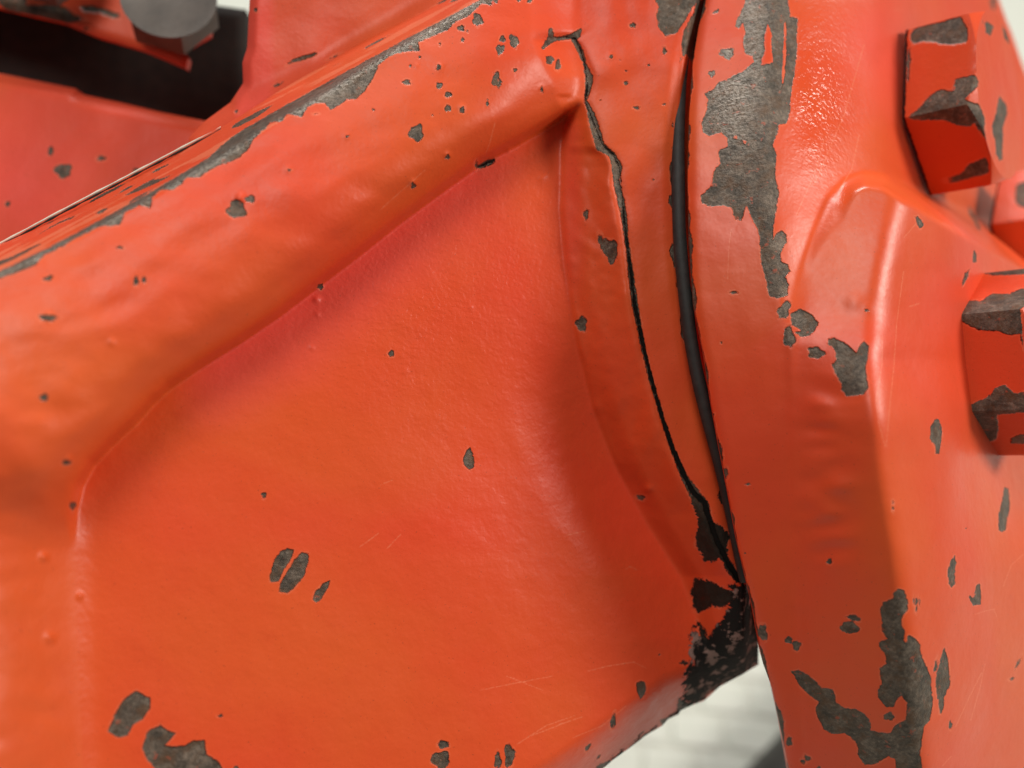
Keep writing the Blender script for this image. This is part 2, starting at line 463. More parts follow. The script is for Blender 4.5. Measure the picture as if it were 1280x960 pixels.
CRACK_U = [(735, -80), (733, 40)] + [(x, y) for x, y in sorted(CRACK, key=lambda p: p[1]) if y > 48 and abs(y - 622.5) > 1] + [(930, 760), (960, 1000)]
GASK = [(890, -80), (880, -20), (875, 0), (868, 30), (862, 62), (856, 110), (852, 150), (850, 200), (849.5, 250), (850.5, 300), (855, 345), (859, 380), (866, 440), (880, 500), (896, 560), (908, 600), (924, 680), (934, 725)]
CLINE = [(902, -80), (886, -20), (881, 0), (873, 35), (866, 78), (861, 150), (859.5, 220), (861, 300), (866.5, 380), (879, 440), (888, 500), (899, 560), (907, 600), (922, 680), (941, 760), (954, 830), (965, 860), (976, 910), (985, 960), (994, 1010), (1002, 1060)]
SLINE = [(1100, 740), (1000, 800), (946, 832), (928, 843), (900, 858), (880, 876), (866, 881), (851, 888), (848, 893), (835, 899), (828, 907), (806, 920), (795, 929), (766, 950), (757, 958), (700, 996), (640, 1034), (560, 1085)]

# ------------------------------------------------------------------ wear marks (measured)
H_POLY = [
    # worn arris of the rim
    C(300, 0, 3.2, [(0, 525), (150, 440), (400, 300), (600, 190), (800, 84), (950, 5), (1000, -40), (1100, -60), (1000, 0), (960, 20), (920, 60), (860, 90), (830, 120), (760, 150), (715, 170), (720, 205), (680, 205), (620, 215), (590, 230), (555, 260), (540, 300), (515, 340), (500, 365), (465, 395), (425, 400), (400, 420), (360, 440), (340, 410), (300, 415), (270, 430), (245, 470), (190, 455), (165, 485), (120, 490), (95, 520), (60, 550), (30, 600), (0, 630), (-60, 655), (-100, 655), (-200, 700), (-60, 570)]),
    C(0, 0, 3.2, [(1000, 545), (900, 592), (600, 770), (300, 935), (150, 1012), (0, 1085), (-100, 1130), (-100, 1150), (0, 1115), (80, 1085), (140, 1060), (180, 1020), (250, 985), (330, 940), (400, 905), (440, 905), (480, 900), (500, 850), (560, 820), (600, 835), (610, 790), (640, 760), (690, 760), (720, 740), (750, 710), (800, 710), (840, 680), (900, 650), (960, 610), (1000, 590)]),
    # above the crack
    C(600, 0, 3.2, [(695, -60), (700, 0), (715, 30), (705, 60), (715, 110), (740, 145), (790, 130), (820, 80), (850, 30), (880, 0), (900, -60)]),
    C(600, 0, 3.2, [(810, 235), (806, 180), (815, 120), (850, 60), (870, 0), (905, 0), (850, 250), (825, 215)]),
    # lower end of the crack
    C(700, 600, 4, [(615, 0), (660, 5), (700, 60), (740, 110), (755, 170), (760, 210), (800, 230), (850, 265), (865, 290), (835, 310), (840, 350), (825, 385), (850, 430), (900, 470), (915, 510), (885, 515), (850, 470), (820, 430), (800, 385), (785, 390), (770, 410), (725, 408), (700, 350), (675, 325), (685, 260), (690, 185), (660, 120), (640, 60)]),
    C(700, 600, 4, [(675, 495), (720, 498), (780, 520), (840, 550), (880, 580), (860, 610), (800, 640), (760, 625), (720, 655), (690, 670), (665, 630), (655, 570)]),
    C(700, 600, 4, [(680, 700), (720, 740), (745, 800), (735, 845), (705, 800)]),
    # panel
    C(300, 300, 3.2, [(920, 828), (935, 870), (938, 908), (918, 922), (896, 900), (892, 870), (905, 845)]),
    C(300, 640, 3, [(178, 136), (203, 142), (190, 180), (160, 225), (145, 262), (115, 262), (112, 235), (130, 180), (150, 150)]),
    C(300, 640, 3, [(232, 150), (258, 155), (255, 190), (240, 240), (200, 290), (175, 305), (148, 300), (150, 270), (175, 225), (205, 180)]),
    C(300, 640, 3, [(338, 256), (325, 290), (305, 325), (285, 342), (272, 330), (280, 300), (310, 272)]),
    C(0, 660, 3.2, [(545, 648), (570, 665), (600, 680), (600, 720), (570, 765), (530, 790), (510, 830), (475, 838), (430, 812), (460, 745), (490, 690)]),
    C(0, 660, 3.2, [(640, 788), (680, 815), (705, 820), (660, 870), (690, 875), (740, 870), (770, 850), (820, 850), (825, 905), (870, 930), (890, 960), (900, 1010), (640, 1010), (620, 960), (590, 930), (568, 880), (590, 815)]),
    C(700, 760, 4, [(380, 375), (405, 365), (425, 375), (430, 410), (420, 440), (402, 456), (385, 425)]),
    # along the lower edge
    [(848, 872), (862, 880), (872, 884), (852, 892), (846, 888)], [(825, 900), (842, 894), (845, 900), (828, 910)],
    [(745, 958), (762, 950), (768, 955), (750, 966)], [(800, 921), (812, 914), (814, 922), (804, 928)],
]
H_ELL = E(300, 0, 3.2, (950, 80, 20, 27, -15), (885, 112, 14, 12), (890, 160, 7, 9), (1050, 155, 13, 15), (1040, 198, 17, 21), (1095, 165, 17, 27, -20), (1027, 320, 18, 31, -10),
      (795, 270, 10, 12), (665, 328, 16, 11), (797, 342, 14, 13), (833, 378, 13, 12), (830, 434, 12, 13), (888, 441, 11, 13), (705, 533, 29, 32), (830, 628, 9, 10), (692, 742, 10, 12),
      (1207, 358, 6, 12), (985, 655, 38, 11, -25), (945, 660, 6, 14), (430, 545, 9, 6), (305, 455, 9, 4), (680, 263, 5, 6), (720, 228, 5, 5), (910, 125, 4, 4), (800, 175, 4, 6), (1240, 240, 16, 17), (1272, 262, 11, 20),
      (985, 5, 28, 15), (1022, 5, 10, 7), (1157, 3, 9, 8), (1115, -2, 8, 9), (1100, 280, 8, 7), (990, 412, 4, 9), (195, 680, 7, 4), (535, 440, 5, 5), (770, 460, 4, 4)) + \
    E(0, 0, 3.2, (945, 838, 38, 36), (1000, 797, 19, 15), (1157, 683, 6, 5)) + \
    [(60, 397, 11, 4, 5), (55, 497, 5, 5, 0), (60, 348, 6, 3, -20), (170, 352, 3, 5, 0), (180, 350, 3, 4, 0), (150, 310, 4, 2, 0)] + \
    E(600, 0, 3.2, (612, 100, 12, 9), (738, 203, 9, 13), (525, 227, 7, 7), (583, 333, 9, 9), (627, 432, 12, 8), (425, 860, 10, 22), (675, 262, 5, 5), (735, 417, 5, 3), (585, 285, 4, 3), (560, 242, 3, 3), (480, 400, 3, 2), (695, 720, 4, 3), (500, 955, 8, 5)) + \
    [(763, 313, 9, 15, -15), (727, 405, 7, 9, 0), (751, 302, 3, 9, -10)] + \
    E(700, 600, 4, (405, 88, 22, 12, 10), (498, 873, 4, 5), (620, 912, 14, 8)) + \
    E(700, 760, 4, (267, 565, 12, 36, 10), (138, 697, 8, 17, 35), (193, 745, 6, 10, 30), (497, 235, 4, 4)) + \
    E(300, 640, 3, (752, 930, 34, 32), (762, 872, 20, 14), (967, 932, 13, 30), (1010, 912, 19, 43)) + \
    E(300, 300, 3.2, (605, 455, 12, 13), (322, 187, 12, 12)) + \
    [(330, 619, 3, 4, 0), (275, 895, 3, 2, 0), (295, 960, 3, 3, 0), (83, 578, 5, 3, 0), (91, 632, 4, 5, 0)]
H_LINES = [(CRACK, [3, 3.6, 2.2, 5, 4.2, 1.5, 4.8, 5.8, 6, 3.4, 7, 4, 4.4, 4, 2.5, 4, 3, 2.4, 2.2, 2.4, 3, 4, 5, 4, 4, 4, 4, 5]),
           (C(600, 0, 3.2, [(255, 190), (280, 160), (300, 155), (345, 150), (385, 140), (403, 118)]), [2, 4.5, 3, 2.2, 5, 1.5]),
           (C(600, 0, 3.2, [(283, 122), (286, 160)]), [3, 4])]
H_CRACK = [(C(600, 0, 3.2, [(345, 148), (380, 155), (400, 195), (418, 255), (428, 330), (428, 352), (418, 405), (450, 480), (490, 580), (535, 622), (556, 668), (565, 740), (573, 850), (586, 955)]) +
            C(680, 380, 4, [(458, 20), (478, 110), (505, 240), (545, 400), (593, 570), (643, 720), (702, 860), (745, 940)]) + C(700, 600, 4, [(720, 110), (780, 290), (850, 430), (900, 500)]),
            [0.8, 1.2, .4, .6, .2, 1.4, 1.2, .3, .6, .8, .6, .5, .8, 1.2, 1.5, 1.6, 1.6, 1.8, 2, 2.4, 2.6, 2.8, 3, 3, 3, 3]),
           (C(300, 0, 3.2, [(950, 668), (985, 655), (1015, 640)]), [.6, 1.6, .6])]
H_GRIME = [[(866, 778), (862, 830), (852, 872), (852, 886), (872, 882), (906, 858), (950, 836), (960, 800), (940, 750), (930, 726), (918, 735), (905, 770), (880, 800)]]
H_PIMPLE = [(398, 357, 6, 4), (396, 374, 5, 3.5), (397, 393, 4, 2.5), (516, 228, 6, 4), (559, 194, 5, 3.5), (577, 134, 5, 3), (549, 83, 5, 3), (677, 110, 4, 3), (810, 611, 6, 5), (55, 696, 7, 5), (86, 574, 6, 4), (197, 490, 6, 3),
            (62, 797, 9, 4), (300, 247, 7, 4), (634, 186, 4, 3), (433, 170, 4, 2), (520, 82, 4, 2), (60, 395, 6, 3), (763, 70, 4, 3), (678, 222, 6, 2), (100, 745, 5, 3), (588, 384, 3, 2), (390, 434, 4, 2), (506, 464, 5, 1.5), (360, 212, 5, 2), (140, 428, 6, 2)]
H_SCR = [C(300, 0, 3.2, [(1020, 490), (1000, 570), (985, 610)]), C(300, 640, 3, [(550, 138), (605, 82)]), C(300, 640, 3, [(900, 668), (1040, 640), (1170, 615)]), C(300, 640, 3, [(1000, 615), (1135, 668)]),
         C(300, 640, 3, [(1040, 870), (1150, 800), (1260, 762)]), C(300, 640, 3, [(1090, 840), (1260, 775)]), C(700, 600, 4, [(30, 275), (130, 255)]), C(700, 600, 4, [(330, 445), (350, 432), (385, 450)]),
         C(700, 760, 4, [(140, 315), (240, 290), (370, 270), (430, 300)]), C(700, 760, 4, [(0, 580), (110, 545)]), C(300, 0, 3.2, [(560, 840), (740, 680)]), C(300, 640, 3, [(450, 130), (520, 80)]),
         C(700, 760, 4, [(60, 650), (210, 590), (330, 490)]), C(300, 300, 3.2, [(560, 980), (610, 960)])]

C_POLY = [
    C(880, 0, 3.2, [(170, -80), (165, 0), (160, 20), (135, 70), (125, 105), (140, 115), (155, 90), (165, 130), (155, 170), (165, 215), (195, 225), (200, 247), (185, 260), (150, 290), (120, 300), (90, 320), (60, 325), (35, 360), (0, 375), (15, 395), (10, 440), (-10, 490), (-2, 530), (20, 546), (70, 530), (92, 555), (95, 585), (62, 600), (55, 612), (65, 655), (45, 675), (35, 700), (33, 740), (-15, 785), (-8, 815), (35, 828), (75, 822), (110, 832), (125, 878), (150, 885), (160, 850), (170, 820), (195, 880), (215, 920), (222, 960), (225, 1020), (236, 1080), (248, 1120), (252, 1160), (262, 1185), (290, 1195), (335, 1182), (340, 1140), (325, 1108), (345, 1085), (335, 1056), (310, 1046), (305, 1015), (330, 970), (332, 940), (310, 922), (290, 930), (276, 960), (280, 900), (300, 770), (285, 700), (290, 620), (275, 575), (295, 530), (300, 500), (330, 495), (345, 440), (345, 400), (355, 330), (370, 230), (375, 75), (345, 65), (335, 0), (340, -80)]),
    C(880, 280, 3.2, [(495, 460), (520, 455), (560, 475), (590, 495), (610, 515), (625, 480), (640, 468), (660, 490), (655, 540), (645, 580), (658, 655), (640, 680), (610, 688), (570, 690), (550, 665), (550, 640), (525, 600), (510, 560), (530, 545), (520, 500), (495, 480)]),
    C(880, 280, 3.2, [(345, 360), (385, 338), (430, 360), (455, 395), (445, 425), (420, 448), (385, 452), (365, 432), (395, 428), (350, 405)]),
    C(940, 700, 3.691, [(655, 150), (675, 133), (700, 140), (720, 190), (718, 230), (690, 270), (690, 310), (705, 325), (700, 370), (712, 385), (722, 345), (750, 360), (775, 390), (780, 440), (805, 490), (825, 540), (830, 620), (835, 670), (820, 740), (795, 770), (785, 830), (775, 900), (785, 960), (800, 1100), (665, 1100), (665, 960), (660, 920), (630, 905), (590, 930), (560, 945), (520, 945), (490, 900), (490, 870), (480, 840), (430, 800), (370, 805), (330, 780), (300, 720), (295, 680), (310, 655), (260, 620), (220, 580), (195, 535), (180, 515), (215, 508), (255, 530), (290, 555), (320, 590), (370, 595), (385, 625), (385, 655), (420, 680), (480, 690), (520, 710), (548, 750), (545, 785), (580, 795), (640, 800), (660, 765), (710, 735), (715, 660), (690, 625), (668, 645), (655, 680), (620, 680), (585, 640), (580, 600), (600, 570), (590, 530), (590, 500), (620, 480), (615, 430), (585, 400), (590, 375), (625, 365), (600, 330), (600, 290), (590, 230), (605, 195), (650, 180)]),
    C(940, 700, 3.691, [(888, 405), (905, 460), (912, 540), (915, 580), (900, 600), (885, 640), (885, 690), (868, 712), (860, 660), (848, 590), (850, 540), (865, 470)]),
    C(940, 700, 3.691, [(404, 312), (425, 288), (460, 282), (500, 315), (490, 332), (450, 342), (415, 330)]),
    C(940, 700, 3.691, [(430, 262), (465, 250), (503, 272), (500, 285), (465, 280)]),
    C(1100, 560, 4.8, [(745, 235), (772, 245), (780, 350), (765, 420), (755, 490), (730, 505), (710, 490), (712, 400), (735, 300)]),
    C(1100, 560, 4.8, [(448, 645), (458, 690), (448, 760), (448, 820), (430, 835), (412, 815), (405, 740), (425, 680)]),
    C(1100, 560, 4.8, [(580, 820), (600, 815), (606, 870), (604, 940), (560, 945), (535, 905), (535, 880), (548, 895), (565, 900)]),
    C(1120, 300, 3.43, [(165, 770), (185, 768), (198, 810), (195, 850), (185, 915), (172, 918), (165, 880), (145, 850), (150, 800)]),
    C(1120, 300, 3.43, [(315, 125), (310, 155), (285, 200), (282, 185), (295, 145)]),
    C(1120, 200, 8, [(190, 565), (215, 562), (255, 600), (275, 650), (245, 695), (215, 650)]),
    C(1120, 200, 8, [(725, 450), (760, 510), (800, 590), (850, 690), (825, 700), (780, 620), (735, 540)]),
    C(1120, 300, 3.43, [(335, 45), (347, 65), (345, 95), (332, 98), (328, 70)]),
]
C_ELL = E(880, 0, 3.2, (92, 213, 31, 21), (30, 295, 14, 13), (50, 45, 12, 6, -30), (1157, 10, 11, 26)) + \
    E(880, 280, 3.2, (320, 345, 22, 38, 25), (340, 453, 22, 43, -8), (448, 516, 33, 23, 10), (118, 273, 13, 6), (648, 346, 9, 6), (70, 475, 3, 3)) + \
    E(940, 700, 3.691, (633, 722, 23, 18), (50, 333, 20, 37, -10), (168, 370, 19, 15), (205, 395, 19, 23), (357, 8, 12, 13), (847, 490, 7, 29, 12), (1225, 480, 6, 28, 25), (1200, 548, 12, 5, -20), (915, 762, 7, 15),
      (172, 838, 13, 20), (255, 912, 16, 10, 35), (236, 932, 12, 8, 40), (135, 752, 12, 15), (310, 960, 10, 8), (757, 190, 5, 18), (770, 188, 4, 16), (748, 185, 4, 14), (757, 225, 4, 14)) + \
    E(900, 560, 3.368, (118, 153, 9, 5), (730, 232, 4, 7), (728, 255, 3, 8), (25, 100, 9, 22, -10), (105, 443, 3, 3), (1035, 340, 3, 3)) + \
    E(680, 380, 4, (775, 195, 8, 16), (840, 560, 10, 14), (905, 840, 14, 22, -20), (890, 770, 8, 10), (872, 700, 12, 26, -18))
C_ISLAND = [C(880, 0, 3.2, [(255, 95), (270, 130), (270, 180), (275, 250), (230, 260), (230, 240), (245, 200), (240, 170)]), C(880, 0, 3.2, [(122, 540), (135, 548), (130, 556), (118, 552)]), C(880, 0, 3.2, [(155, 562), (170, 566), (165, 575)]),
            C(880, 0, 3.2, [(322, 70), (330, 120), (327, 240), (318, 330), (310, 350), (316, 240), (320, 130)])]
C_SCR = [C(880, 280, 3.2, [(798, 190), (770, 400), (760, 560), (740, 760), (730, 890)]), C(880, 280, 3.2, [(712, 450), (712, 560), (690, 700), (700, 800), (725, 890)]), C(880, 0, 3.2, [(620, 540), (590, 680), (540, 760)]), C(880, 280, 3.2, [(820, 330), (860, 318)]),
         C(880, 0, 3.2, [(760, 40), (800, 36)]), C(940, 700, 3.691, [(1030, 250), (1080, 235), (1120, 225)]), C(940, 700, 3.691, [(940, 770), (1000, 640), (1060, 520)]), C(940, 700, 3.691, [(1115, 225), (1130, 260)]),
         C(880, 280, 3.2, [(110, 20), (100, 100), (95, 220)]), C(1100, 560, 4.8, [(860, 640), (790, 700), (740, 830)]), C(880, 0, 3.2, [(640, 180), (560, 460), (440, 740)]), C(880, 0, 3.2, [(480, 560), (440, 700), (370, 860)]), C(880, 0, 3.2, [(860, 880), (800, 950)]),
         C(940, 700, 3.691, [(1010, 740), (1060, 560), (1075, 480)]), C(940, 700, 3.691, [(880, 950), (920, 905)])]
B1_POLY = [C(1080, 0, 6.4, [(375, 240), (480, 205), (650, 165), (780, 130), (800, 180), (830, 230), (835, 290), (825, 345), (750, 350), (690, 355), (620, 355), (560, 335), (450, 335), (400, 350), (370, 320)]),
           C(1080, 0, 6.4, [(365, 390), (380, 460), (362, 560), (362, 650), (345, 660), (343, 560), (345, 450)]),
           C(1080, 0, 6.4, [(350, 920), (430, 880), (500, 790), (560, 740), (610, 712), (680, 725), (720, 740), (730, 700), (715, 660), (740, 630), (790, 620), (830, 605), (890, 600), (915, 640), (915, 690), (880, 720), (850, 745), (815, 750), (810, 790), (850, 815), (915, 835), (940, 870), (965, 940), (970, 1000), (960, 1060), (900, 960), (860, 1010), (780, 1010), (640, 960), (480, 960), (380, 960)]),
           C(880, 0, 3.2, [(1040, 410), (1100, 420), (1115, 480), (1130, 560), (1110, 540), (1075, 480)]),
           C(880, 0, 3.2, [(940, 725), (1040, 690), (1050, 660), (1100, 640), (1130, 630), (1145, 690), (1000, 730)]),
           C(880, 0, 3.2, [(1180, 380), (1210, 420), (1215, 470), (1195, 510), (1195, 590), (1165, 570), (1150, 540), (1155, 490), (1170, 450)]),
           C(880, 0, 3.2, [(1115, 80), (1150, 80), (1160, 120), (1145, 160), (1130, 130), (1118, 140)]),
           C(880, 0, 3.2, [(1190, 90), (1215, 140), (1222, 180), (1205, 170)]), C(880, 0, 3.2, [(1155, 600), (1180, 600), (1200, 640), (1160, 640)])]
B2_POLY = [C(1120, 300, 3.43, [(350, 100), (460, 85), (600, 70), (600, 145), (450, 152), (360, 145)]),
           C(1120, 300, 3.43, [(260, 300), (290, 265), (340, 257), (370, 265), (380, 250), (410, 230), (500, 230), (520, 210), (600, 205), (600, 260), (545, 290), (530, 300), (549, 420), (549, 480), (530, 400), (500, 410), (430, 390), (350, 385), (300, 360), (265, 335)]),
           C(1120, 300, 3.43, [(305, 715), (350, 690), (400, 670), (430, 630), (465, 620), (510, 660), (600, 640), (600, 735), (430, 750), (440, 800), (430, 855), (390, 870), (330, 855), (280, 780), (265, 725)]),
           C(1120, 300, 3.43, [(490, 850), (520, 835), (600, 830), (600, 870), (490, 872)])]

# ------------------------------------------------------------------ THE MACHINE
machine = empty('machine', None, tuple(BASE))
machine['label'] = 'chipped orange painted cast iron machine with bolted flange joint, standing over a pale tiled floor'
machine['category'] = 'machine'
housing = empty('housing', machine, label='ribbed orange casting left of the black gasket')

def barrel(v):
    """the joint is round: both flanges curve back above and below its middle height"""
    return -((np.asarray(v, float) - 470.0) ** 2) / 1900.0
def housing_z(u, v):
    panel = 0.30 * (640 - u) + 0.10 * (v - 480)
    poly = ELINE + [(1500, 1200)]
    dE = poly_sdf(u, v, poly)                      # positive out on the rim
    wpoly = WLINE + [(1700, -700), (1700, 1500), (-420, 1500)]
    dW = -poly_sdf(u, v, wpoly)                    # positive below the worn arris
    dEo = np.maximum(dE, 0); dWo = np.maximum(dW, 0)
    f = dEo / (dEo + np.minimum(dWo, 175) + 1e-6)
    Hh = 90.0 - 26 * sstep(600, 735, u) - 34 * sstep(560, 680, v) * sstep(260, 80, u)
    rise = 1 - (1 - np.clip(f / 0.50, 0, 1)) ** 3.4
    fall = 0.30 * (np.clip((f - 0.50) / 0.50, 0, 1)) ** 2
    rim = Hh * (rise - fall)
    soft = sstep(580, 690, v) * sstep(240, 100, u)
    rim = rim * (1 - soft) + soft * Hh * sstep(-30, 130, dE)
    rs = blur(rim, 17 / (u[0, 1] - u[0, 0]))
    rim = rim + (rs - rim) * sstep(4, 36, dE)
    rim = rim + 30.0 * sstep(0, 11, dE) * np.exp(-np.maximum(dE, 0) / 70) * (1 - soft) - 7 * np.exp(-np.abs(np.minimum(dE, 0)) / 40) * (1 - soft) * sstep(735, 690, u)
    panel = panel - (22 * sstep(-300, 0, u - lin(v, FLINE)) + 24 * sstep(-120, 5, u - lin(v, FLINE))) * sstep(360, 620, v)
    body = panel + rim
    # top face, receding behind the arris
    top = np.where(dW < 0, -5.5 * np.maximum(-dW - 5, 0) - 1.2 * np.minimum(-dW, 5), 0)
    body = body + top
    # fillet and neck
    uF = lin(v, FLINE); uC = lin(v, CRACK_U); uG = lin(v, GASK)
    neck = 6 - 0.085 * (v - 100) - 2.2 * np.exp(-((u - (uC + uG) / 2 - 4) / 20) ** 2) * sstep(60, 200, v)
    neck = neck + 8 + 0.5 * barrel(v) + 0.085 * (v - 100) * 0.6
    neck = neck + top * sstep(840, 700, u)
    t = np.clip((u - uF) / (uC - 4 - uF), 0, 1)
    tt = np.where(v > 120, 0.82 * t + 0.18 * sstep(0, 0.45, t), t * t * (3 - 2 * t))
    z = body * (1 - tt) + neck * tt
    st0 = u[0, 1] - u[0, 0]
    weld = sstep(-2, 7, u - uF) * sstep(2, -12, u - uC) * sstep(135, 165, v) * sstep(680, 520, v)
    z = z + weld * (5.5 + 0.9 * noise(u.shape, (15 / st0, 7 / st0), 61) + 0.3 * noise(u.shape, 4 / st0, 62))
    z = z - 2.6 * np.exp(-((u - uC) / 6.0) ** 2) * sstep(30, 60, v)
    # groove the gasket sits in
    z = z - 60 * sstep(-5, 9, u - uG) - 4 * sstep(-22, -6, u - uG)
    # lower edge rolls under
    spoly = SLINE + [(-600, 1400), (-600, -300), (1100, -300)]
    dS = -poly_sdf(u, v, spoly)
    z = z - 0.034 * np.maximum(52 - np.maximum(dS, 0), 0) ** 2
    # hand-worked casting surface
    st = u[0, 1] - u[0, 0]
    outer = sstep(0, 40, dE)
    z = z + 0.95 * outer * noise(u.shape, (20 / st, 34 / st), 3) + 0.4 * outer * noise(u.shape, (8 / st, 13 / st), 4) + 0.25 * noise(u.shape, 30 / st, 5)
    z = z + 0.6 * tt * noise(u.shape, (14 / st, 9 / st), 6)
    for (a, b, r, h) in H_PIMPLE: z = z + h * 0.8 * np.exp(-((u - a) ** 2 + (v - b) ** 2) / (0.5 * r * r))
    for (a, b, ra, rb, h) in [(330, 205, 60, 14, 5), (250, 300, 55, 16, -4), (150, 380, 70, 16, -4), (420, 230, 40, 14, 4), (300, 130, 50, 12, 4), (110, 330, 60, 14, 4), (760, 90, 30, 18, 5), (690, 90, 22, 14, -4), (790, 560, 18, 25, 4), (30, 560, 26, 60, 4)]:
        x = (u - a) * 0.86 - (v - b) * 0.5; y = (u - a) * 0.5 + (v - b) * 0.86
        z = z + 0.6 * h * np.exp(-(x / ra) ** 2 - (y / rb) ** 2)
    return z

def housing_keep(u, v):
    bpoly = BLINE + [(760, 1500), (-420, 1500)]
    top = np.where(u < 690, poly_sdf(u, v, BLINE + [(700, -400), (1500, -400), (1500, 1500), (-420, 1500)]), -99)
    st = poly_sdf(u, v, SLINE + [(-600, 1400), (-600, -300), (1100, -300)])
    g = (u - lin(v, GASK) - 14) * 0.97
    return np.maximum(np.maximum(top, st), g)

def housing_attr(u, v):
    wsel = poly_sdf(u, v, WLINE + [(1700, -700), (1700, 1500), (-420, 1500)])
    g = marks_sdf(u, v, H_GRIME, [])
    g2 = np.abs(poly_sdf(u, v, SLINE + [(-600, 1400), (-600, -300), (1100, -300)])) - 1.5 + 30 * sstep(690, 620, u)
    uF = lin(v, FLINE)
    peel = 0.35 + 0.75 * np.exp(-((u - 520) / 190) ** 2 - ((v - 360) / 150) ** 2)
    chip = marks_sdf(u, v, H_POLY, H_ELL, H_LINES)
    top = (wsel > 0)
    st = u[0, 1] - u[0, 0]
    def along(seed, across, length):
        nz = noise((900, 1400), (across, length), seed)
        a = (u * 0.885 - v * 0.465).astype(int) % 1400; b = ((u * 0.465 + v * 0.885) * 1.0).astype(int) % 900
        return nz[b, a]
    flakes = (1.5 - along(21, 1.6, 16)) * 6
    scuff = (0.75 - along(22, 1.2, 30)) * 2.5
    chip = np.where(top, np.minimum(chip, np.maximum(flakes, 3 - wsel * 0.4)), chip)
    # fretting along the gasket
    uG = lin(v, GASK)
    fret = np.abs(u - uG + 10) + 1.0 + 1.9 * noise(u.shape, 5 / st, 23)
    chip = np.minimum(chip, fret)
    pol = np.exp(-((wsel - 1) / 6.0) ** 2)
    dE = poly_sdf(u, v, ELINE + [(1500, 1200)])
    tint = np.where(dE < 0, np.exp(-(dE / 70) ** 2), 0) * sstep(180, 290, u) * sstep(720, 560, u) + 0.5 * np.exp(-((u - 715) / 16) ** 2) * sstep(130, 170, v) * sstep(420, 300, v)  # crimson below the rim; on the fillet strip it paints in pink sheen
    tint = tint - 0.75 * np.exp(-((u - 40) / 130) ** 2 - ((v - 760) / 260) ** 2) - 0.55 * np.exp(-((u - 330) / 170) ** 2 - ((v - 800) / 150) ** 2) - 0.5 * np.exp(-((u - 60) / 120) ** 2 - ((v - 440) / 70) ** 2)
    return {'chip': chip, 'grime': np.minimum(g, g2), 'crack': marks_sdf(u, v, [], [], H_CRACK),
            'scratch': np.where(top, scuff, marks_sdf(u, v, [], [], [(p, [0.35] * len(p)) for p in H_SCR])), 'peel': peel, 'polish': pol,
            'tint': tint, 'darken': 0.85 * sstep(590, 660, v) * sstep(830, 865, u)}  # bare iron set darker toward the lower end of the crack

def housing_label(u, v):
    uF = lin(v, FLINE); uC = lin(v, CRACK_U)
    dE = poly_sdf(u, v, ELINE + [(1500, 1200)])
    lab = np.where(dE > 0, 1, 0)
    lab = np.where((u > uF) & (dE <= 0), 2, lab)
    return np.where(u > uC, 3, lab)

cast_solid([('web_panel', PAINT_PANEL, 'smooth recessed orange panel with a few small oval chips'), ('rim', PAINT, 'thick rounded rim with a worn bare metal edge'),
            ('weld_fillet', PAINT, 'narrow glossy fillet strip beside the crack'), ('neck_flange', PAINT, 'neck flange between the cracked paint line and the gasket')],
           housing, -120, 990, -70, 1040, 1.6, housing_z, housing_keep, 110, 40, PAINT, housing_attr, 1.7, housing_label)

# gasket
gp = []
for (a, b) in GASK:
    gp.append(plan(np.array(a - 1.5 - 8.0 * float(sstep(260, 0, b))), np.array(float(b)), np.array(26 + 0.95 * float(barrel(b)) - 0.02 * (b - 100))))
gp = np.array(gp); tt = np.linspace(0, 1, len(gp)); tf = np.linspace(0, 1, 120)
gp = np.stack([np.interp(tf, tt, gp[:, i]) for i in range(3)], -1)
for _ in range(30): gp[1:-1] = (gp[:-2] + 2 * gp[1:-1] + gp[2:]) / 4
tube('gasket', gp, [8.4 + 0.12 * math.sin(i * 0.5) for i in range(120)], RUBBER, machine, 'thin black rubber gasket squeezed in the joint between the two flanges')

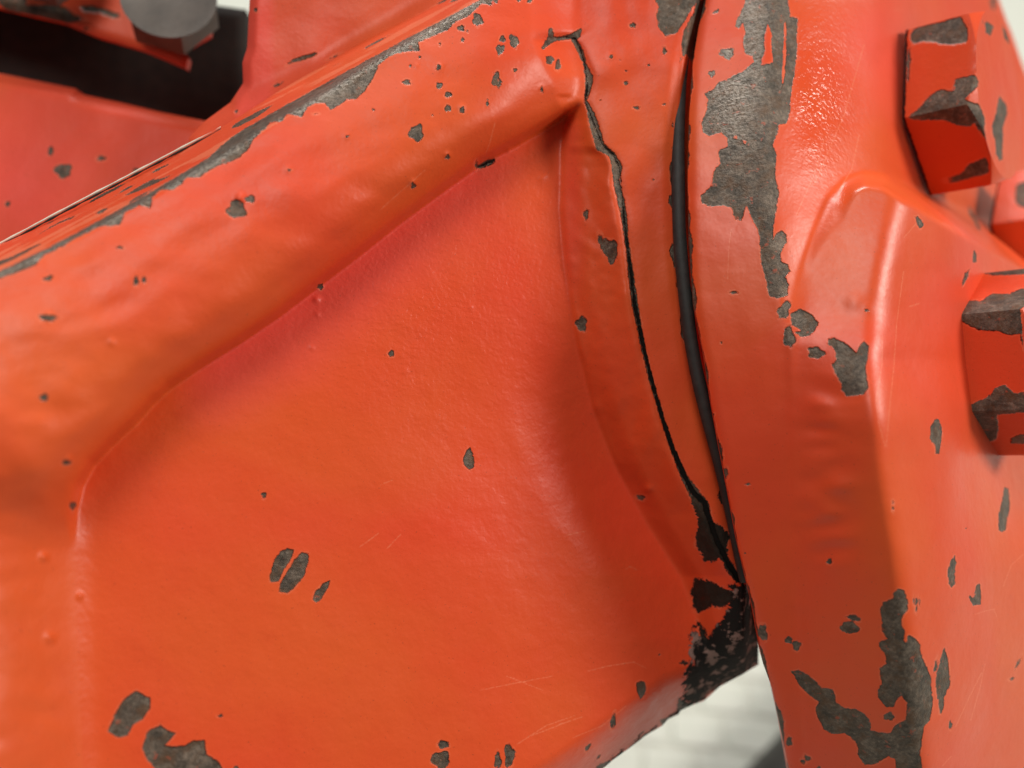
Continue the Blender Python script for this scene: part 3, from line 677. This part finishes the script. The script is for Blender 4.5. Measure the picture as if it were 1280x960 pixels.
# cover flange -----------------------------------------------------------------
KLINE = [(990, -80), (962, 0), (955, 80), (952, 150), (958, 240), (968, 330), (985, 420), (990, 600), (1000, 800), (1010, 960), (1016, 1060)]
RLINE = [(1150, 160), (1124, 260), (1106, 340), (1092, 450), (1104, 580), (1122, 700), (1138, 830), (1152, 960), (1160, 1060)]
TLINE = [(870, 900), (968, 470), (992, 400), (1004, 345), (1022, 292), (1040, 248), (1058, 229), (1080, 221), (1108, 223), (1150, 241), (1190, 259), (1232, 279), (1300, 313), (1420, 372)]
def cover_z(u, v, raw=False):
    st = u[0, 1] - u[0, 0] if u.ndim == 2 else 1
    uK = lin(v, KLINE); uR = lin(v, RLINE); uC = lin(v, CLINE)
    zK = 60 + 0.30 * (uK - 870)
    left = zK - 0.30 * (uK - u)
    x = u - uK
    A2 = zK - 0.24 * x - 0.0030 * np.maximum(x, 0) ** 2 - 2.1 * np.logaddexp(0, (u - 1108) / 8.0) * 8.0
    sl = 0.20 + 0.34 * sstep(380, 540, v)
    up = 0.17 * np.minimum(v - 430, 0)
    L2 = zK + sl * x + up
    zR = zK + sl * (uR - uK) + up
    B2 = zR - 1.05 * (u - uR) - 1.6 * (1 - 0.62 * sstep(560, 720, v)) * np.logaddexp(0, (u - 1190) / 9.0) * 9.0
    block = smin(L2, B2, 24)
    tp = TLINE + [(1420, 1500), (870, 1500)]
    dT = -poly_sdf(u, v, tp)
    slope = 1.6 + 13 * sstep(1050, 1112, u)
    dT = dT + 4 - 4 * sstep(1040, 1110, u)
    lift = np.where(dT > 0, dT * slope, dT * 3)
    block = smin(block, A2 + lift, 8)
    right = smax(A2, block, 9)
    z = np.where(u < uK, left, right) + barrel(v)
    if u.ndim == 2 and not raw:
        wr = np.exp(-((u - 1035) / 32) ** 2) * sstep(460, 510, v) * sstep(740, 660, v)
        z = z + 2.1 * wr * noise(u.shape, (6 / st, 16 / st), 31) + 0.8 * wr * np.sin((v + 0.5 * u + 9 * noise(u.shape, 22 / st, 36)) / 7.5)
        z = z + 0.5 * noise(u.shape, (30 / st, 24 / st), 32) + 0.16 * noise(u.shape, 8 / st, 33)
        sh = np.exp(-((u - 1030) / 38) ** 2 - ((v - 90) / 85) ** 2)
        z = z + 0.55 * sh * noise(u.shape, (7 / st, 4 / st), 34)
        z = z - 0.045 * np.maximum(9 - (u - uC), 0) ** 2
        for (a, b, r, h) in [(812, 611, 5, 3), (1068, 378, 14, 2.2), (1085, 384, 6, 2), (1208, 282, 4, 4), (1188, 277, 3, 3)]:
            z = z + h * np.exp(-((u - a) ** 2 + (v - b) ** 2) / (0.5 * r * r))
    return z
REDGE = [(1225, -80), (1242, -20), (1256, 20), (1266, 45), (1276, 75), (1290, 110), (1310, 150), (1335, 260), (1400, 330), (1400, 1060)]
def cover_keep(u, v):
    return np.maximum((lin(v, CLINE) - u) * 0.97, (u - lin(v, REDGE)) * 0.93)
def cover_attr(u, v):
    st = u[0, 1] - u[0, 0]
    chip = marks_sdf(u, v, C_POLY, C_ELL)
    isl = marks_sdf(u, v, C_ISLAND, [])
    chip = np.maximum(chip, -isl)
    uC = lin(v, CLINE)
    fret = (u - uC) - 0.6 + 1.6 * noise(u.shape, 6 / st, 41)
    chip = np.minimum(chip, fret)
    pol = np.exp(-((u - 915) / 32) ** 2 - ((v - 110) / 75) ** 2) + 0.5 * np.exp(-((u - 940) / 30) ** 2 - ((v - 10) / 60) ** 2)
    peel = 0.25 + 2.6 * np.exp(-((u - 1025) / 45) ** 2 - ((v - 110) / 110) ** 2)
    tint = 0.75 * np.exp(-((u - 1090) / 70) ** 2 - ((v - 50) / 100) ** 2) + 0.4 * np.exp(-((u - 1180) / 50) ** 2 - ((v - 370) / 80) ** 2) - 0.6 * np.exp(-((u - 1060) / 45) ** 2 - ((v - 330) / 80) ** 2) - 0.35 * np.exp(-((u - 1160) / 80) ** 2 - ((v - 620) / 130) ** 2)  # crimson on upper and right faces; the right one paints in pink sheen
    return {'chip': chip, 'tint': tint, 'scratch': marks_sdf(u, v, [], [], [(p, [0.35] * len(p)) for p in C_SCR]), 'polish': np.clip(pol, 0, 1), 'peel': peel}
cover = cast_solid([('cover_flange', PAINT_COVER, 'orange cover flange with large bare metal patches and painted bolts')],
                   machine, 850, 1400, -70, 1040, 1.3, cover_z, cover_keep, 95, 26, PAINT_COVER, cover_attr, 4.2)['cover_flange']

# painted bolts on the cover
AXIS = np.array([0.765, 0.05, 0.642]); AXIS /= np.linalg.norm(AXIS)
def seat_from_corner(u, v, z, R, ang):
    a = AXIS; e1 = np.array([0, 1.0, 0]) - a * a[1]; e1 /= np.linalg.norm(e1); e2 = np.cross(e1, a)
    if e2[2] < 0: e2 = -e2
    p = plan(np.array(float(u)), np.array(float(v)), np.array(float(z)))
    return p - R * (math.cos(math.radians(ang)) * e2 + math.sin(math.radians(ang)) * e1)
hex_bolt('bolt', seat_from_corner(1132, 147, -128, 136, -16.5), AXIS, 136, 90, -16.5, PAINT_BOLT, cover, 'upper orange bolt head with bare metal on its arrises', B1_POLY)
hex_bolt('bolt', seat_from_corner(1199, 393, -24, 124, 30), AXIS, 124, 83, 30, PAINT_BOLT, cover, 'lower orange bolt head beside the raised lug, cut off by the frame', B2_POLY)
hex_bolt('bolt', seat_from_corner(1240, 280, -385, 124, 10), AXIS, 124, 83, 10, PAINT_BOLT, cover, 'dark red bolt head half hidden behind the upper bolt', [C(1120, 200, 8, [(1200, 250), (1280, 215), (1400, 210), (1400, 480), (1240, 470), (1190, 420)])])

# rear part of the machine -----------------------------------------------------
rear = empty('rear_flange', machine, label='orange rear flange joint with grey bolts behind the rim, out of focus')
def flat_part(name, poly, z0, back, chips=None, ell=(), slope=(0, 0), label=None, mat=PAINT_REAR, step=3.0, round_r=10, round_h=10, seed=1, extra=None):
    xs = [p[0] for p in poly]; ys = [p[1] for p in poly]
    def zf(u, v):
        d = -poly_sdf(u, v, poly)
        z = z0 + slope[0] * (u - 150) + slope[1] * (v - 100)
        z = z - round_h * (np.maximum(1 - np.maximum(d, 0) / round_r, 0)) ** 2
        if extra is not None: z = z + extra(u, v)
        return z + 0.9 * noise(u.shape, 16 / step, seed)
    def af(u, v): return {'chip': marks_sdf(u, v, chips or [], ell), 'tint': 0.9 * np.exp(-((u - 20) / 90) ** 2 - ((v - 230) / 80) ** 2) + 0.8 * sstep(352, 330, u) * sstep(290, 300, u) - 0.5 * sstep(380, 480, u)}
    return cast_solid([(name, mat, label)], rear, min(xs) - 6, max(xs) + 6, min(ys) - 6, max(ys) + 6, step, zf, lambda u, v: poly_sdf(u, v, poly), back, 4, mat, af, 3)[name]

flat_part('lower_flange', [(-160, 45), (0, 92), (60, 104), (95, 111), (98, 117), (150, 128), (200, 140), (255, 151), (330, 172), (330, 330), (-160, 480)], -300, 140,
          [], E(0, 0, 3.2, (253, 683, 34, 28), (203, 605, 12, 18), (405, 633, 18, 11), (545, 683, 14, 10), (30, 818, 10, 12), (940, 445, 8, 8)), (0.10, 0.58), 'rear flange face below the black gap', seed=51, round_r=16, round_h=30)
flat_part('upper_flange', [(-160, -90), (-160, -30), (0, 10), (78, 28), (120, 46), (175, 62), (205, 74), (232, 86), (236, 72), (226, 62), (262, 42), (272, -90)], -290, 26,
          [C(0, 0, 3.765, [(370, 30), (430, 25), (500, 45), (560, 65), (565, 85), (520, 85), (470, 60), (400, 60)])], E(0, 0, 3.765, (405, 135, 14, 10), (235, 60, 150, 34, 10), (60, 20, 60, 50)), (0.05, 0.25), 'rear flange plate above the black gap', seed=52)
flat_part('gap_plate', [(-200, -60), (308, 12), (312, 130), (300, 200), (-200, 240)], -440, 60, label='black plate put in for the dark hollow of the rear joint', mat=DARK_GAP, seed=53, step=5)  # black plate stands in for the unlit depth of the gap
flat_part('lug', [(315, -110), (312, 0), (309, 60), (303, 78), (304, 104), (288, 128), (255, 152), (236, 172), (236, 230), (420, 160), (640, 20), (640, -110)], -95, 120,
          [C(300, 0, 3.2, [(180, 265), (205, 240), (260, 220), (305, 208), (312, 218), (270, 235), (215, 250)]), C(300, 0, 3.2, [(650, 105), (700, 75), (770, 30), (800, 10), (790, 20), (720, 70), (670, 110)])],
          E(0, 0, 3.2, (945, 445, 8, 9), (1022, 40, 7, 8), (1110, 335, 10, 5)) + E(300, 0, 3.2, (150, 340, 18, 5, -25), (380, 225, 16, 3, -25)), (0, 0), 'orange lug standing up behind the worn rim', seed=54, round_r=9, round_h=14,
          extra=lambda u, v: 42 * sstep(-6, 60, (v - np.interp(u, [236, 300, 400, 520, 640], [150, 118, 70, 0, -70]))))

o, wm = hex_bolt('bolt', plan(np.array(215.0), np.array(16.0), np.array(-285.0)), (0.20, 0.26, 0.95), 72, 40, 14, ZINC, rear, 'plain grey steel hexagon bolt above the black gap', chamfer=0.97)
o2, wm2 = hex_bolt('bolt', plan(np.array(58.0), np.array(-44.0), np.array(-285.0)), (0.20, 0.26, 0.95), 72, 40, 14, ZINC, rear, 'second grey rear bolt, only its lower edge in view', chamfer=0.97)

# thin pale tube, and a black tube drawn in for the shadow gap, along the back edge of the top face
sp = np.array([plan(np.array(float(a)), np.array(float(np.interp(a, [p[0] for p in BLINE], [p[1] for p in BLINE]) - 1.0)), np.array(0.30 * (640 - a) + 0.1 * (-200) - 110)) for a in np.linspace(-100, 276, 40)])
tube('pale_bead', sp, [1.15 + 0.45 * math.sin(i * 1.7) * math.sin(i * 0.6) - 0.8 * (i > 36) for i in range(40)], PALE_STRIP, housing, 'thin pale line along the back edge of the rim', 8)

sp2 = sp.copy(); sp2[:, 1] -= 4.2; sp2[:, 0] += 1.5; sp2[:, 2] += 4
tube('joint_line', sp2, [1.2 + 0.5 * math.sin(i * 2.3) for i in range(40)], DARK_GAP, housing, 'thin black joint line below the pale bead, drawn for the shadow gap', 8)

# ------------------------------------------------------------------ FLOOR
def ray_floor(u, v, h=0.0):
    d = np.array([(u - 640.0), (480.0 - v), -D]) @ AX; d /= np.linalg.norm(d)
    c = np.array(list(CAM)); return c + d * ((h - c[2]) / d[2])
TILE_M = plain('pale_floor_tile', (0.64, 0.685, 0.605), (0.695, 0.725, 0.66), 60, 0.45, 0, 0.0001, 200)
GROUT = plain('floor_grout', (0.585, 0.615, 0.545), (0.63, 0.655, 0.588), 80, 0.8, 0, 0.0003)
fm = make_mesh('floor', np.array([(-6, -6, 0), (6, -6, 0), (6, 10, 0), (-6, 10, 0)], float), np.array([[0, 1, 2, 3]]), GROUT)
floor = link('floor', fm, None); floor['kind'] = 'structure'; floor['label'] = 'pale cream tiled floor far below the machine'
ctr = ray_floor(870, 915)
tw, th_, g = 0.034, 0.024, 0.0032
def tile_mesh():
    x, y, h, c = (tw - g) / 2, (th_ - g) / 2, 0.004, 0.0025
    V = []; 
    for (zz, s) in ((0.0, 0.0), (h - 0.0012, 0.0), (h, 0.0015)):
        a, b = x - s, y - s
        V += [(-a + c, -b, zz), (a - c, -b, zz), (a, -b + c, zz), (a, b - c, zz), (a - c, b, zz), (-a + c, b, zz), (-a, b - c, zz), (-a, -b + c, zz)]
    F = []
    for k in range(2):
        for j in range(8):
            F.append((k * 8 + j, k * 8 + (j + 1) % 8, (k + 1) * 8 + (j + 1) % 8, (k + 1) * 8 + j))
    F.append(tuple(16 + j for j in range(8)))
    return make_mesh('tile', np.array(V), F, TILE_M, smooth=False)
tme = tile_mesh()
rr = random.Random(4)
for j in range(-8, 9):
    for i in range(-8, 9):
        t = bpy.data.objects.new('tile', tme); col.objects.link(t); t.parent = floor
        x = i * tw + (tw / 2 if j % 2 else 0) + 0.0006 * rr.uniform(-1, 1); y = j * th_
        a = math.radians(-6)
        t.location = (ctr[0] + x * math.cos(a) - y * math.sin(a), ctr[1] + x * math.sin(a) + y * math.cos(a), -0.0027)
        t.rotation_euler = (rr.uniform(-.01, .01), rr.uniform(-.01, .01), a + rr.uniform(-.03, .03))

# dark pipe lying on the floor under the cover
PIPE_M = plain('dark_grey_pipe', (0.022, 0.020, 0.018), (0.045, 0.041, 0.037), 120, 0.55, 0.2, 0.0001)
pr = 0.035
p0 = ray_floor(925, 968, pr); p1 = ray_floor(985, 906, pr)
dv = (p1 - p0); dv[2] = 0; dv /= np.linalg.norm(dv); nv = np.array([dv[1], -dv[0], 0])
mid = (p0 + p1) / 2 + nv * pr * 1.02
pv = []; seg = 40
sta = [(-0.30, pr), (0.62, pr)]
prof = [(-0.30, pr * 0.8), (-0.295, pr), (0.60, pr), (0.605, pr * 0.8)]
for (s, r) in prof:
    for j in range(seg):
        t = 2 * math.pi * j / seg
        pv.append((s * dv[0] + r * math.cos(t) * nv[0], s * dv[1] + r * math.cos(t) * nv[1], r * math.sin(t) + pr + 0.004))
pf = [(i * seg + j, i * seg + (j + 1) % seg, (i + 1) * seg + (j + 1) % seg, (i + 1) * seg + j) for i in range(3) for j in range(seg)]
pf.append(tuple(range(seg))[::-1]); pf.append(tuple(3 * seg + j for j in range(seg)))
pipe = link('pipe', make_mesh('pipe', np.array(pv), pf, PIPE_M), None)
pipe.location = (mid[0], mid[1], 0)
pipe['label'] = 'dark grey pipe lying on the pale floor below the cover flange'; pipe['category'] = 'pipe'
